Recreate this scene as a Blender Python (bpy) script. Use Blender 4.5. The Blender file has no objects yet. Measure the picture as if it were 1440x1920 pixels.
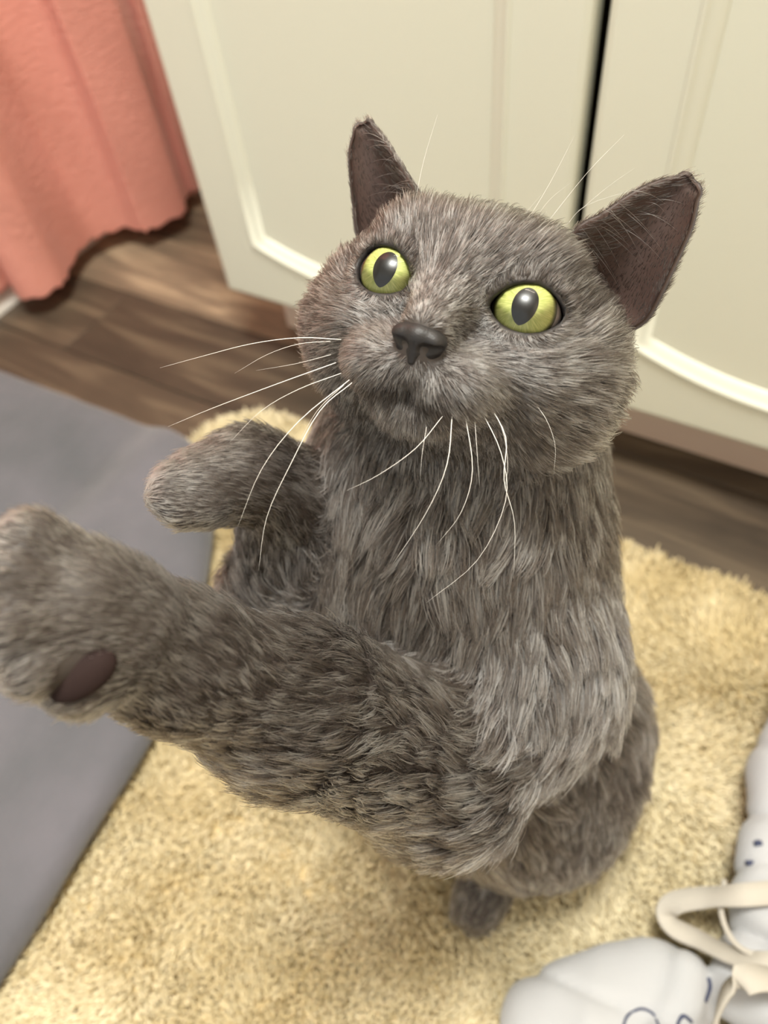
import bpy, bmesh, math, random
import numpy as np
from mathutils import Vector, Matrix, kdtree

rng = np.random.default_rng(7)
random.seed(7)
scene = bpy.context.scene
col = scene.collection

# ------------------------------------------------------------------ camera
cam_data = bpy.data.cameras.new('camera')
cam = bpy.data.objects.new('camera', cam_data)
col.objects.link(cam)
scene.camera = cam
cam_data.sensor_fit = 'VERTICAL'
cam_data.sensor_height = 48.0
cam_data.lens = 35.0
cam_data.clip_start = 0.01
cam.matrix_world = Matrix(((0.863211, -0.346193, 0.367447, 0.000000), (0.496774, 0.712097, -0.496119, 0.000000), (-0.089905, 0.610793, 0.786670, 0.560000), (0, 0, 0, 1)))
cam_data.dof.use_dof = True
cam_data.dof.focus_distance = 0.226
cam_data.dof.aperture_fstop = 11.0

# ------------------------------------------------------------------ light
world = bpy.data.worlds.new('room_world')
scene.world = world
world.use_nodes = True
world.node_tree.nodes['Background'].inputs[0].default_value = (0.99, 0.985, 0.93, 1)
world.node_tree.nodes['Background'].inputs[1].default_value = 0.75

def area_light(name, loc, target, sx, sy, watts, colour):
    l = bpy.data.lights.new(name, 'AREA')
    l.shape = 'RECTANGLE'; l.size = sx; l.size_y = sy
    l.energy = watts; l.color = colour
    o = bpy.data.objects.new(name, l); col.objects.link(o)
    o.location = loc
    d = Vector(target) - Vector(loc)
    o.rotation_euler = d.to_track_quat('-Z', 'Y').to_euler()
    return o
area_light('ceiling_light', (-0.12, 0.14, 2.35), (-0.12, 0.14, 0), 0.5, 0.36, 47, (0.985, 0.985, 0.915))
area_light('vanity_light', (-0.1, 0.9, 1.95), (-0.1, 0.2, 0.3), 0.7, 0.12, 3, (1.0, 0.90, 0.78))

scene.view_settings.view_transform = 'Standard'
scene.view_settings.look = 'None'
scene.view_settings.gamma = 1.0
scene.view_settings.use_curve_mapping = False
scene.view_settings.exposure = 0.55
scene.cycles.adaptive_threshold = 0.12
scene.cycles.max_bounces = 5
scene.cycles.diffuse_bounces = 3
scene.cycles.glossy_bounces = 3
scene.cycles.transmission_bounces = 4
scene.cycles.transparent_max_bounces = 4

# ------------------------------------------------------------------ helpers
def srgb(r, g, b):
    f = lambda c: (c / 255 / 12.92) if c / 255 <= 0.04045 else ((c / 255 + 0.055) / 1.055) ** 2.4
    return (f(r), f(g), f(b), 1.0)

def material(name, colour, rough=0.6, spec=0.5, noise=None, bump=None, coat=0.0, sheen=0.0, sss=0.0):
    m = bpy.data.materials.new(name); m.use_nodes = True
    nt = m.node_tree; b = nt.nodes['Principled BSDF']
    b.inputs['Base Color'].default_value = colour
    b.inputs['Roughness'].default_value = rough
    b.inputs['Specular IOR Level'].default_value = spec
    b.inputs['Coat Weight'].default_value = coat
    b.inputs['Coat Roughness'].default_value = 0.03
    b.inputs['Sheen Weight'].default_value = sheen
    if sss:
        b.inputs['Subsurface Weight'].default_value = sss
        b.inputs['Subsurface Radius'].default_value = (0.01, 0.005, 0.003)
    tc = nt.nodes.new('ShaderNodeTexCoord')
    if noise:
        scale, c2, stretch, detail = noise
        mp = nt.nodes.new('ShaderNodeMapping'); mp.inputs['Scale'].default_value = stretch
        nt.links.new(tc.outputs['Object'], mp.inputs[0])
        n = nt.nodes.new('ShaderNodeTexNoise'); n.inputs['Scale'].default_value = scale
        n.inputs['Detail'].default_value = detail
        nt.links.new(mp.outputs[0], n.inputs['Vector'])
        r = nt.nodes.new('ShaderNodeValToRGB')
        r.color_ramp.elements[0].position = 0.32; r.color_ramp.elements[1].position = 0.68
        r.color_ramp.elements[0].color = colour; r.color_ramp.elements[1].color = c2
        nt.links.new(n.outputs['Fac'], r.inputs[0])
        nt.links.new(r.outputs[0], b.inputs['Base Color'])
    if bump:
        scale, strength, dist = bump
        n = nt.nodes.new('ShaderNodeTexNoise'); n.inputs['Scale'].default_value = scale
        n.inputs['Detail'].default_value = 3
        nt.links.new(tc.outputs['Object'], n.inputs['Vector'])
        bp = nt.nodes.new('ShaderNodeBump'); bp.inputs['Strength'].default_value = strength
        bp.inputs['Distance'].default_value = dist
        nt.links.new(n.outputs['Fac'], bp.inputs['Height'])
        nt.links.new(bp.outputs[0], b.inputs['Normal'])
    return m

def mesh_from(name, verts, faces, smooth=True):
    me = bpy.data.meshes.new(name)
    me.from_pydata([tuple(map(float, v)) for v in verts], [], [tuple(map(int, f)) for f in faces])
    if smooth:
        me.polygons.foreach_set('use_smooth', [True] * len(me.polygons))
    me.update()
    return me

def link(name, data, mat=None, parent=None, **props):
    o = bpy.data.objects.new(name, data); col.objects.link(o)
    if mat is not None:
        data.materials.append(mat) if len(data.materials) == 0 else None
    if parent is not None:
        o.parent = parent
    for k, v in props.items():
        o[k] = v
    return o

def fix_normals(me):
    bm = bmesh.new(); bm.from_mesh(me)
    bmesh.ops.recalc_face_normals(bm, faces=bm.faces)
    bm.to_mesh(me); bm.free()

def box_mesh(name, lo, hi, bevel=0.0, segs=2):
    bm = bmesh.new()
    bmesh.ops.create_cube(bm, size=1.0)
    lo = Vector(lo); hi = Vector(hi)
    for v in bm.verts:
        v.co = Vector(((v.co.x + .5) * (hi.x - lo.x) + lo.x, (v.co.y + .5) * (hi.y - lo.y) + lo.y, (v.co.z + .5) * (hi.z - lo.z) + lo.z))
    if bevel:
        bmesh.ops.bevel(bm, geom=bm.edges[:], offset=bevel, segments=segs, affect='EDGES', profile=0.5)
    me = bpy.data.meshes.new(name); bm.to_mesh(me); bm.free()
    return me

def tube_mesh(name, pts, radii, sides=8, cap=True):
    pts = [Vector(p) for p in pts]
    n = len(pts); verts = []; faces = []
    up = Vector((0.13, 0.31, 0.94))
    for i, p in enumerate(pts):
        t = (pts[min(i + 1, n - 1)] - pts[max(i - 1, 0)]).normalized()
        a = t.cross(up)
        if a.length < 1e-4: a = t.cross(Vector((1, 0, 0)))
        a.normalize(); b = t.cross(a)
        for k in range(sides):
            ang = 2 * math.pi * k / sides
            verts.append(p + (a * math.cos(ang) + b * math.sin(ang)) * radii[i])
    for i in range(n - 1):
        for k in range(sides):
            k2 = (k + 1) % sides
            faces.append((i * sides + k, i * sides + k2, (i + 1) * sides + k2, (i + 1) * sides + k))
    if cap:
        faces.append(tuple(range(sides - 1, -1, -1)))
        faces.append(tuple((n - 1) * sides + k for k in range(sides)))
    return mesh_from(name, verts, faces)

def catmull(pts, per=8):
    pts = [np.array(p, float) for p in pts]
    P_ = [2 * pts[0] - pts[1]] + pts + [2 * pts[-1] - pts[-2]]
    out = []
    for i in range(1, len(P_) - 2):
        p0, p1, p2, p3 = P_[i - 1:i + 3]
        for k in range(per):
            t = k / per
            out.append(0.5 * (2 * p1 + (p2 - p0) * t + (2 * p0 - 5 * p1 + 4 * p2 - p3) * t * t + (3 * p1 - p0 - 3 * p2 + p3) * t ** 3))
    out.append(pts[-1])
    return out

def ribbon_mesh(name, pts, ups, width, thick):
    """flat strap: swept rectangle with rounded corners"""
    n = len(pts); verts = []; faces = []
    prof = [(-1, -.5), (-.95, -1), (.95, -1), (1, -.5), (1, .5), (.95, 1), (-.95, 1), (-1, .5)]
    m = len(prof)
    for i in range(n):
        p = Vector(pts[i]); t = (Vector(pts[min(i + 1, n - 1)]) - Vector(pts[max(i - 1, 0)])).normalized()
        u = Vector(ups[i]); u = (u - t * u.dot(t)).normalized(); s = t.cross(u)
        for a, b in prof:
            verts.append(p + s * (a * width / 2) + u * (b * thick / 2))
    for i in range(n - 1):
        for k in range(m):
            k2 = (k + 1) % m
            faces.append((i * m + k, i * m + k2, (i + 1) * m + k2, (i + 1) * m + k))
    faces.append(tuple(range(m - 1, -1, -1))); faces.append(tuple((n - 1) * m + k for k in range(m)))
    me = mesh_from(name, verts, faces); fix_normals(me)
    return me

def sines(p, freqs, seed):
    """cheap smooth noise in -1..1, p (N,3)"""
    r = np.random.default_rng(seed); v = np.zeros(len(p)); tot = 0
    for f in freqs:
        for _ in range(3):
            d = r.normal(size=3); d /= np.linalg.norm(d)
            v += np.sin(p @ d * f * (0.7 + .6 * r.random()) + r.random() * 6.28) ; tot += 1
    return v / tot * 1.6

# signed-distance modelling ------------------------------------------------
def sd_cone(p, a, b, ra, rb):
    a = np.asarray(a, float); b = np.asarray(b, float); ba = b - a
    t = np.clip((p - a) @ ba / max(ba @ ba, 1e-12), 0, 1)
    return np.linalg.norm(p - a - t[:, None] * ba, axis=1) - (ra + (rb - ra) * t)

def sd_ell(p, c, r, R=None):
    q = p - np.asarray(c, float)
    if R is not None: q = q @ R
    r = np.asarray(r, float)
    k0 = np.linalg.norm(q / r, axis=1); k1 = np.linalg.norm(q / (r * r), axis=1)
    return k0 * (k0 - 1) / np.maximum(k1, 1e-9)

def smin(a, b, k):
    h = np.maximum(k - np.abs(a - b), 0) / k
    return np.minimum(a, b) - h * h * k * 0.25

def surface_nets(fn, lo, hi, h, coarse=4, newton=2):
    lo = np.array(lo, float); hi = np.array(hi, float)
    nc = np.ceil((hi - lo) / (h * coarse)).astype(int) + 1
    g = np.stack(np.meshgrid(*[np.arange(n) for n in nc], indexing='ij'), -1).reshape(-1, 3)
    dc = fn(lo + g * h * coarse).reshape(nc)
    n = nc * coarse
    D = np.repeat(np.repeat(np.repeat(dc, coarse, 0), coarse, 1), coarse, 2).astype(np.float64)
    act = np.abs(D) < h * coarse * 2.6
    idx = np.argwhere(act)
    # coarse node (i) sits at fine index i*coarse; shift so blocks are centred on nodes
    sh = coarse // 2
    pts = lo + (idx - sh) * h
    D[act] = fn(pts)
    org = lo - sh * h
    ins = D < 0
    c = [ins[dx:n[0] - 1 + dx, dy:n[1] - 1 + dy, dz:n[2] - 1 + dz] for dx in (0, 1) for dy in (0, 1) for dz in (0, 1)]
    s = sum(x.astype(np.int8) for x in c)
    cells = np.argwhere((s > 0) & (s < 8))
    vid = -np.ones(tuple(n - 1), dtype=np.int64)
    vid[cells[:, 0], cells[:, 1], cells[:, 2]] = np.arange(len(cells))
    corners = np.array([(dx, dy, dz) for dx in (0, 1) for dy in (0, 1) for dz in (0, 1)])
    vals = np.stack([D[cells[:, 0] + d[0], cells[:, 1] + d[1], cells[:, 2] + d[2]] for d in corners], 1)
    acc = np.zeros((len(cells), 3)); cnt = np.zeros(len(cells))
    for i in range(8):
        for j in range(i + 1, 8):
            if np.abs(corners[i] - corners[j]).sum() == 1:
                a = vals[:, i]; b = vals[:, j]; m = (a < 0) != (b < 0)
                t = np.where(m, a / np.where(m, a - b, 1), 0)
                acc += np.where(m[:, None], corners[i] + t[:, None] * (corners[j] - corners[i]), 0); cnt += m
    V = org + (cells + acc / cnt[:, None]) * h
    F = []
    for ax in range(3):
        u, w = [(1, 2), (2, 0), (0, 1)][ax]
        sl0 = [slice(1, n[k] - 1) for k in range(3)]; sl0[ax] = slice(0, n[ax] - 1)
        sl1 = list(sl0); sl1[ax] = slice(1, n[ax])
        e = ins[tuple(sl0)] != ins[tuple(sl1)]
        q = np.argwhere(e); off = np.ones(3, int); off[ax] = 0; q = q + off
        flip = ins[q[:, 0], q[:, 1], q[:, 2]]
        eu = np.zeros(3, int); eu[u] = 1; ew = np.zeros(3, int); ew[w] = 1
        ids = [vid[tuple((q - eu - ew).T)], vid[tuple((q - ew).T)], vid[tuple(q.T)], vid[tuple((q - eu).T)]]
        quad = np.stack(ids, 1)
        quad[~flip] = quad[~flip][:, ::-1]
        F.append(quad)
    F = np.concatenate(F); F = F[(F >= 0).all(1)]
    for _ in range(newton):
        e = h * 0.25; d0 = fn(V)
        g = np.stack([fn(V + e * np.eye(3)[k]) - d0 for k in range(3)], 1) / e
        gl = np.maximum((g * g).sum(1), 0.05)
        step = np.clip(d0 / gl, -h, h)
        V = V - 0.8 * g * step[:, None]
    return V, F

def vert_normals(V, T):
    N = np.zeros_like(V)
    fn_ = np.cross(V[T[:, 1]] - V[T[:, 0]], V[T[:, 2]] - V[T[:, 0]])
    for k in range(3): np.add.at(N, T[:, k], fn_)
    return N / np.maximum(np.linalg.norm(N, axis=1), 1e-12)[:, None]

def hair_object(name, pos, rad, mat, parent=None, tint=None, shade=None, **props):
    """pos (N,K,3) in world space, rad (N,K)"""
    N, K, _ = pos.shape
    hc = bpy.data.hair_curves.new(name)
    hc.add_curves([K] * N)
    hc.points.foreach_set('position', np.ascontiguousarray(pos, dtype=np.float32).ravel())
    at = hc.attributes.get('radius') or hc.attributes.new('radius', 'FLOAT', 'POINT')
    at.data.foreach_set('value', np.ascontiguousarray(rad, dtype=np.float32).ravel())
    for nm, arr in (('tint', tint), ('shade', shade)):
        if arr is not None:
            at = hc.attributes.new(nm, 'FLOAT', 'CURVE')
            at.data.foreach_set('value', np.ascontiguousarray(arr, dtype=np.float32))
    hc.materials.append(mat)
    o = bpy.data.objects.new(name, hc); col.objects.link(o)
    if parent is not None: o.parent = parent
    for k, v in props.items(): o[k] = v
    return o

# ------------------------------------------------------------------ the room shell
X0, X1, Y0, Y1, ZT = -1.55, 1.0, -1.5, 1.02, 2.4
paint = material('warm_wall_paint', srgb(214, 203, 184), 0.8)
def shell(name, lo, hi, mat):
    return link(name, box_mesh(name, lo, hi), mat, kind='structure')
shell('wall_back', (X0, Y1, 0), (X1, Y1 + .08, ZT), paint)
shell('wall_left', (X0 - .08, Y0, 0), (X0, Y1 + .08, ZT), paint)
shell('wall_right', (X1, Y0, 0), (X1 + .08, Y1 + .08, ZT), paint)
shell('ceiling', (X0, Y0, ZT), (X1, Y1, ZT + .05), material('ceiling_paint', srgb(235, 230, 220), 0.9))

# floor of wood-look planks running along the cabinets
floor = link('floor', box_mesh('floor', (X0, Y0, -0.03), (X1, Y1, -0.006)), material('underlay', srgb(40, 33, 27), 0.9), kind='structure')
def plank_material():
    m = bpy.data.materials.new('wood_look_vinyl'); m.use_nodes = True
    nt = m.node_tree; b = nt.nodes['Principled BSDF']; b.inputs['Roughness'].default_value = 0.42
    tc = nt.nodes.new('ShaderNodeTexCoord'); oi = nt.nodes.new('ShaderNodeObjectInfo')
    add = nt.nodes.new('ShaderNodeVectorMath'); add.operation = 'ADD'
    sc = nt.nodes.new('ShaderNodeVectorMath'); sc.operation = 'SCALE'; sc.inputs[0].default_value = (7, 13, 5)
    nt.links.new(oi.outputs['Random'], sc.inputs['Scale'])
    nt.links.new(tc.outputs['Object'], add.inputs[0]); nt.links.new(sc.outputs[0], add.inputs[1])
    mp = nt.nodes.new('ShaderNodeMapping'); mp.inputs['Scale'].default_value = (1.0, 7.0, 1.0)
    nt.links.new(add.outputs[0], mp.inputs[0])
    n = nt.nodes.new('ShaderNodeTexNoise'); n.inputs['Scale'].default_value = 5.5; n.inputs['Detail'].default_value = 6
    n.inputs['Distortion'].default_value = 0.8
    nt.links.new(mp.outputs[0], n.inputs['Vector'])
    r = nt.nodes.new('ShaderNodeValToRGB'); e = r.color_ramp.elements
    e[0].position = .25; e[0].color = srgb(60, 49, 37); e[1].position = .72; e[1].color = srgb(122, 102, 76)
    k = e.new(.5); k.color = srgb(86, 70, 52)
    nt.links.new(n.outputs['Fac'], r.inputs[0])
    hs = nt.nodes.new('ShaderNodeHueSaturation'); hs.inputs['Saturation'].default_value = .84
    mr = nt.nodes.new('ShaderNodeMapRange'); mr.inputs['To Min'].default_value = 0.66; mr.inputs['To Max'].default_value = 2.15
    at = nt.nodes.new('ShaderNodeAttribute'); at.attribute_type = 'OBJECT'; at.attribute_name = 'tone'
    nt.links.new(at.outputs['Fac'], mr.inputs['Value']); nt.links.new(mr.outputs[0], hs.inputs['Value'])
    nt.links.new(r.outputs[0], hs.inputs['Color']); nt.links.new(hs.outputs[0], b.inputs['Base Color'])
    bp = nt.nodes.new('ShaderNodeBump'); bp.inputs['Strength'].default_value = .15; bp.inputs['Distance'].default_value = .002
    nt.links.new(n.outputs['Fac'], bp.inputs['Height']); nt.links.new(bp.outputs[0], b.inputs['Normal'])
    return m
plank_mat = plank_material()
PW, PL = 0.12, 0.92
plank_cache = {}
row = 0
y = 0.52 - 17 * PW
while y < Y1 - 0.01:
    ya, yb = max(y, Y0), min(y + PW, Y1)
    if yb - ya > 0.01:
        offs = [0.12, 0.55, 0.31, 0.78][row % 4] * PL
        x = X0 - offs
        while x < X1:
            xa, xb = max(x, X0), min(x + PL, X1)
            if xb - xa > 0.02:
                key = (round(xb - xa, 3), round(yb - ya, 3))
                if key not in plank_cache:
                    plank_cache[key] = box_mesh('plank', (0, 0, -0.006), (key[0] - .0012, key[1] - .0012, 0.0), 0.0007, 1)
                o = link('plank', plank_cache[key], plank_mat, floor)
                o.location = (xa + .0006, ya + .0006, 0)
                tone = random.random()
                if abs(ya - 0.52) < .01: tone = 1.0 if xa < -.3 else .15
                if abs(ya - 0.40) < .01: tone = .14 if xb < -.1 else 0.0  # right-hand planks darkened to stand in for shade on the floor
                if abs(ya - 0.28) < .01: tone = .10
                o['tone'] = tone
            x += PL
    y += PW; row += 1

# ------------------------------------------------------------------ vanity cabinet
cream = material('cream_cabinet_paint', srgb(229, 228, 212), 0.38, 0.4)
dark_in = material('cabinet_interior', srgb(120, 105, 85), 0.8)
toe_mat = material('pinkish_toe_board', srgb(224, 200, 182), 0.6)
CX0, CX1, CY0, CY1, CZ0, CZ1 = -0.512, 0.63, 0.517, 1.0, 0.085, 0.76
cab = link('vanity_cabinet', None, label='cream vanity cabinet with arched panel doors behind the cat', category='cabinet')
cab.location = (0.05, 0.75, 0)
def cpart(name, me, mat, parent=cab):
    o = link(name, me, mat, parent)
    if parent is cab: o.matrix_parent_inverse = Matrix.Translation((-0.05, -0.75, 0))
    return o
for xx in (CX0, CX1 - .018): cpart('side_panel', box_mesh('side_panel', (xx, CY0, CZ0), (xx + .018, CY1, CZ1), .001, 1), cream)
cpart('bottom_panel', box_mesh('bottom_panel', (CX0 + .018, CY0 + .001, CZ0), (CX1 - .018, CY1, CZ0 + .018)), dark_in)
cpart('back_panel', box_mesh('back_panel', (CX0 + .018, CY1 - .012, CZ0 + .018), (CX1 - .018, CY1, CZ1)), dark_in)
cpart('toe_kick', box_mesh('toe_kick', (CX0 + .005, .546, 0.0), (CX1 - .005, .562, CZ0), .002, 1), toe_mat)
for xx in (CX0 + .005, CX1 - .021): cpart('toe_side', box_mesh('toe_side', (xx, .562, 0), (xx + .016, CY1, CZ0)), toe_mat)
cpart('countertop', box_mesh('countertop', (CX0 - .03, CY0 - .035, CZ1), (CX1 + .03, CY1 + .015, CZ1 + .03), .006, 3), material('white_countertop', srgb(235, 232, 225), .2))

def door_meshes(xa, xb, za, zb, yf, th):
    sx = 0.0525
    pa, pb = xa + sx, xb - sx; xc = (pa + pb) / 2; hw = (pb - pa) / 2
    def outline(ins):
        """closed outline, inset by ins: left side up->down, bottom arch, right side, top arch"""
        a, b_ = pa + ins, pb - ins; w = hw - ins
        lo = lambda x: za + .041 + .028 * ((x - xc) / hw) ** 2 + ins
        hi = lambda x: zb - .041 - .028 * ((x - xc) / hw) ** 2 - ins
        n1, n2 = 8, 28; pts = []
        for i in range(n1): pts.append((a, hi(a) + (lo(a) - hi(a)) * i / n1))
        for i in range(n2): x = a + (b_ - a) * i / n2; pts.append((x, lo(x)))
        for i in range(n1): pts.append((b_, lo(b_) + (hi(b_) - lo(b_)) * i / n1))
        for i in range(n2): x = b_ + (a - b_) * i / n2; pts.append((x, hi(x)))
        return pts
    def rect(ins):
        n1, n2 = 8, 28; pts = []; a, b_, l, h = xa + ins, xb - ins, za + ins, zb - ins
        for i in range(n1): pts.append((a, h + (l - h) * i / n1))
        for i in range(n2): pts.append((a + (b_ - a) * i / n2, l))
        for i in range(n1): pts.append((b_, l + (h - l) * i / n1))
        for i in range(n2): pts.append((b_ + (a - b_) * i / n2, h))
        return pts
    def rings(name, rs, close=None):
        n = len(rs[0][0]); V = []; F = []
        for pts, yy in rs: V += [(x, yy, z) for x, z in pts]
        for r_ in range(len(rs) - 1):
            for i in range(n):
                j = (i + 1) % n; F.append((r_ * n + i, r_ * n + j, (r_ + 1) * n + j, (r_ + 1) * n + i))
        if close is not None:
            r_ = len(rs) - 1
            F.append(tuple(r_ * n + i for i in range(n)))
        me = mesh_from(name, V, F, smooth=False); fix_normals(me); return me
    frame = rings('door', [(rect(.004), yf + th), (rect(0), yf + th - .002), (rect(0), yf + .006), (rect(.0015), yf + .0022), (rect(.0055), yf), (outline(0), yf), (outline(0), yf + .012)])
    mold = rings('panel_molding', [(outline(0), yf + .0003), (outline(.0015), yf - .0016), (outline(.003), yf - .0018), (outline(.0045), yf - .0002), (outline(.0055), yf + .0012),
                                  (outline(.009), yf + .0020), (outline(.0125), yf + .0042), (outline(.0145), yf + .0056), (outline(.0150), yf + .0070), (outline(.0150), yf + .012)])
    pan = rings('panel', [(outline(.0145), yf + .0135), (outline(.0145), yf + .0064)], close=True)
    mold.polygons.foreach_set('use_smooth', [True] * len(mold.polygons))
    return frame, mold, pan
DY = 0.496
for i, (xa, xb) in enumerate(((-0.5352, -0.1592), (-0.1508, 0.2257), (0.2322, 0.6400))):
    fr, mo, pa = door_meshes(xa, xb, 0.078, 0.735, DY, .019)
    d = cpart('door', fr, cream)
    cpart('panel', pa, cream, d); cpart('panel_molding', mo, cream, d)

# ------------------------------------------------------------------ bathtub behind the curtain
tubm = material('white_enamel', srgb(225, 220, 212), .25)
def bathtub():
    a, b, c, d, zt = X0 + .005, -0.888, -0.62, Y1 - .005, 0.44
    def rr(ax, bx, ay, by, r, z, n=5):
        pts = []
        for cx, cy, s in ((bx - r, by - r, 0), (ax + r, by - r, 1), (ax + r, ay + r, 2), (bx - r, ay + r, 3)):
            for i in range(n + 1):
                an = math.pi / 2 * (s + i / n); pts.append((cx + r * math.cos(an), cy + r * math.sin(an), z))
        return pts
    R_ = [rr(a, b, c, d, .02, 0), rr(a, b, c, d, .02, zt - .03), rr(a, b + .004, c, d, .02, zt - .022), rr(a, b + .004, c, d, .02, zt - .004), rr(a + .004, b + .001, c + .004, d - .004, .02, zt),
          rr(a + .06, b - .05, c + .07, d - .07, .10, zt), rr(a + .07, b - .06, c + .08, d - .08, .10, zt - .02), rr(a + .12, b - .12, c + .16, d - .16, .10, .12), rr(a + .17, b - .17, c + .22, d - .22, .08, .08)]
    n = len(R_[0]); V = [p for r in R_ for p in r]; F = []
    for k in range(len(R_) - 1):
        for i in range(n):
            j = (i + 1) % n; F.append((k * n + i, k * n + j, (k + 1) * n + j, (k + 1) * n + i))
    F.append(tuple((len(R_) - 1) * n + i for i in range(n)))
    me = mesh_from('bathtub', V, F); fix_normals(me); me.set_sharp_from_angle(angle=math.radians(40))
    return me
link('bathtub', bathtub(), tubm, label='white bathtub mostly hidden behind the coral curtain', category='bathtub')

def quarter_round(r, x, ya, yb, n=6):
    V_, F_ = [], []
    for yy in (ya, yb):
        V_.append((x, yy, 0.0002))
        for i in range(n + 1):
            an = math.pi / 2 * i / n; V_.append((x + r * math.cos(an), yy, .0002 + r * math.sin(an)))
    m = n + 2
    for i in range(m): F_.append((i, (i + 1) % m, m + (i + 1) % m, m + i))
    F_ += [tuple(range(m - 1, -1, -1)), tuple(range(m, 2 * m))]
    me_ = mesh_from('trim_1', V_, F_, False); fix_normals(me_); return me_
link('trim_1', quarter_round(.017, -.8875, -.62, Y1 - .005), tubm, kind='structure')

# ------------------------------------------------------------------ coral shower curtain
def curtain():
    hem = [(-.868, .30), (-.855, .33), (-.864, .37), (-.868, .41), (-.865, .443), (-0.836, 0.435), (-0.808, 0.441), (-0.799, 0.465), (-0.806, 0.493), (-0.824, 0.519), (-0.837, 0.553), (-0.832, 0.584), (-0.814, 0.602), (-0.783, 0.603), (-0.773, 0.622), (-0.759, 0.65), (-0.758, 0.668), (-0.765, 0.683), (-0.784, 0.704), (-0.782, 0.714), (-0.775, 0.716), (-.785, .735), (-.82, .755), (-.85, .78), (-.82, .81), (-.80, .84), (-.83, .87), (-.86, .90)]
    c = catmull([(x, y, 0) for x, y in hem], 6)
    n = len(c); nz = 60; V = []; F = []
    mean_x = -0.815
    for k in range(nz + 1):
        z = 0.028 + (2.0 - 0.028) * (k / nz) ** 1.7
        for i, p in enumerate(c):
            a = min(1, z / 1.9)
            amp = 1 - .35 * a
            x = mean_x + (p[0] - mean_x) * amp + .010 * z
            yy = p[1] + .006 * math.sin(i * .35 + z * 3)
            zz = z
            if k < 3: zz += .0022 * math.sin(i * 1.15) * (1 - k / 3)
            x += .0020 * math.sin(z * 31 + i * .3) * math.sin(i * .13)
            V.append((x, yy, zz))
    for k in range(nz):
        for i in range(n - 1):
            F.append((k * n + i, k * n + i + 1, (k + 1) * n + i + 1, (k + 1) * n + i))
    return mesh_from('fabric', V, F)
cm = bpy.data.materials.new('coral_fabric'); cm.use_nodes = True
nt = cm.node_tree; b = nt.nodes['Principled BSDF']
b.inputs['Base Color'].default_value = srgb(255, 184, 166); b.inputs['Roughness'].default_value = .62; b.inputs['Sheen Weight'].default_value = .25
tc = nt.nodes.new('ShaderNodeTexCoord'); mp = nt.nodes.new('ShaderNodeMapping'); mp.inputs['Scale'].default_value = (1, 1, 4.0)
nn = nt.nodes.new('ShaderNodeTexNoise'); nn.inputs['Scale'].default_value = 70; nn.inputs['Detail'].default_value = 4
nt.links.new(tc.outputs['Object'], mp.inputs[0]); nt.links.new(mp.outputs[0], nn.inputs['Vector'])
bp = nt.nodes.new('ShaderNodeBump'); bp.inputs['Strength'].default_value = .5; bp.inputs['Distance'].default_value = .003
nt.links.new(nn.outputs['Fac'], bp.inputs['Height']); nt.links.new(bp.outputs[0], b.inputs['Normal'])
tr = nt.nodes.new('ShaderNodeBsdfTranslucent'); tr.inputs[0].default_value = srgb(255, 178, 160)
mx = nt.nodes.new('ShaderNodeMixShader'); mx.inputs[0].default_value = .35
nt.links.new(b.outputs[0], mx.inputs[1]); nt.links.new(tr.outputs[0], mx.inputs[2]); nt.links.new(mx.outputs[0], nt.nodes['Material Output'].inputs[0])
cur = link('shower_curtain', None, label='coral pink shower curtain hanging in soft folds left of the cabinet', category='curtain')
cur.location = (-.815, .55, 0)
co = link('fabric', curtain(), cm, cur); co.matrix_parent_inverse = Matrix.Translation((.815, -.55, 0))
so = co.modifiers.new('thick', 'SOLIDIFY'); so.thickness = .0012
rod = link('rod', tube_mesh('rod', [(-.795, -.62, 2.02), (-.795, Y1, 2.02)], [.012, .012], 16), material('chrome', (.8, .8, .8, 1), .15), cur)
rod.data.materials[0].node_tree.nodes['Principled BSDF'].inputs['Metallic'].default_value = 1
rod.matrix_parent_inverse = Matrix.Translation((.815, -.55, 0))

# ------------------------------------------------------------------ tan shag rug
RX0, RX1, RY0, RY1 = -0.485, 0.36, -0.24, 0.409
def rug_mesh():
    bm = bmesh.new()
    r = .07; n = 8; top = []
    prof = [(0.004, 0.0005), (0, .003), (.001, .006), (.005, .009), (.012, .010)]
    rings = []
    for ins, z in prof:
        ring = []
        for cx, cy, s in ((RX1 - r, RY1 - r, 0), (RX0 + r, RY1 - r, 1), (RX0 + r, RY0 + r, 2), (RX1 - r, RY0 + r, 3)):
            for i in range(n + 1):
                an = math.pi / 2 * (s + i / n); ring.append(bm.verts.new((cx + (r - ins) * math.cos(an), cy + (r - ins) * math.sin(an), z)))
        rings.append(ring)
    m = len(rings[0])
    for k in range(len(rings) - 1):
        for i in range(m):
            j = (i + 1) % m; bm.faces.new((rings[k][i], rings[k][j], rings[k + 1][j], rings[k + 1][i]))
    bm.faces.new(rings[-1]); bm.faces.new(rings[0][::-1])
    me = bpy.data.meshes.new('backing'); bm.to_mesh(me); bm.free()
    return me
rug = link('bath_rug', None, label='tan shaggy bath rug the grey cat sits on', category='rug')
link('backing', rug_mesh(), material('tan_rug_backing', srgb(214, 192, 146), .95), rug)
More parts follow.
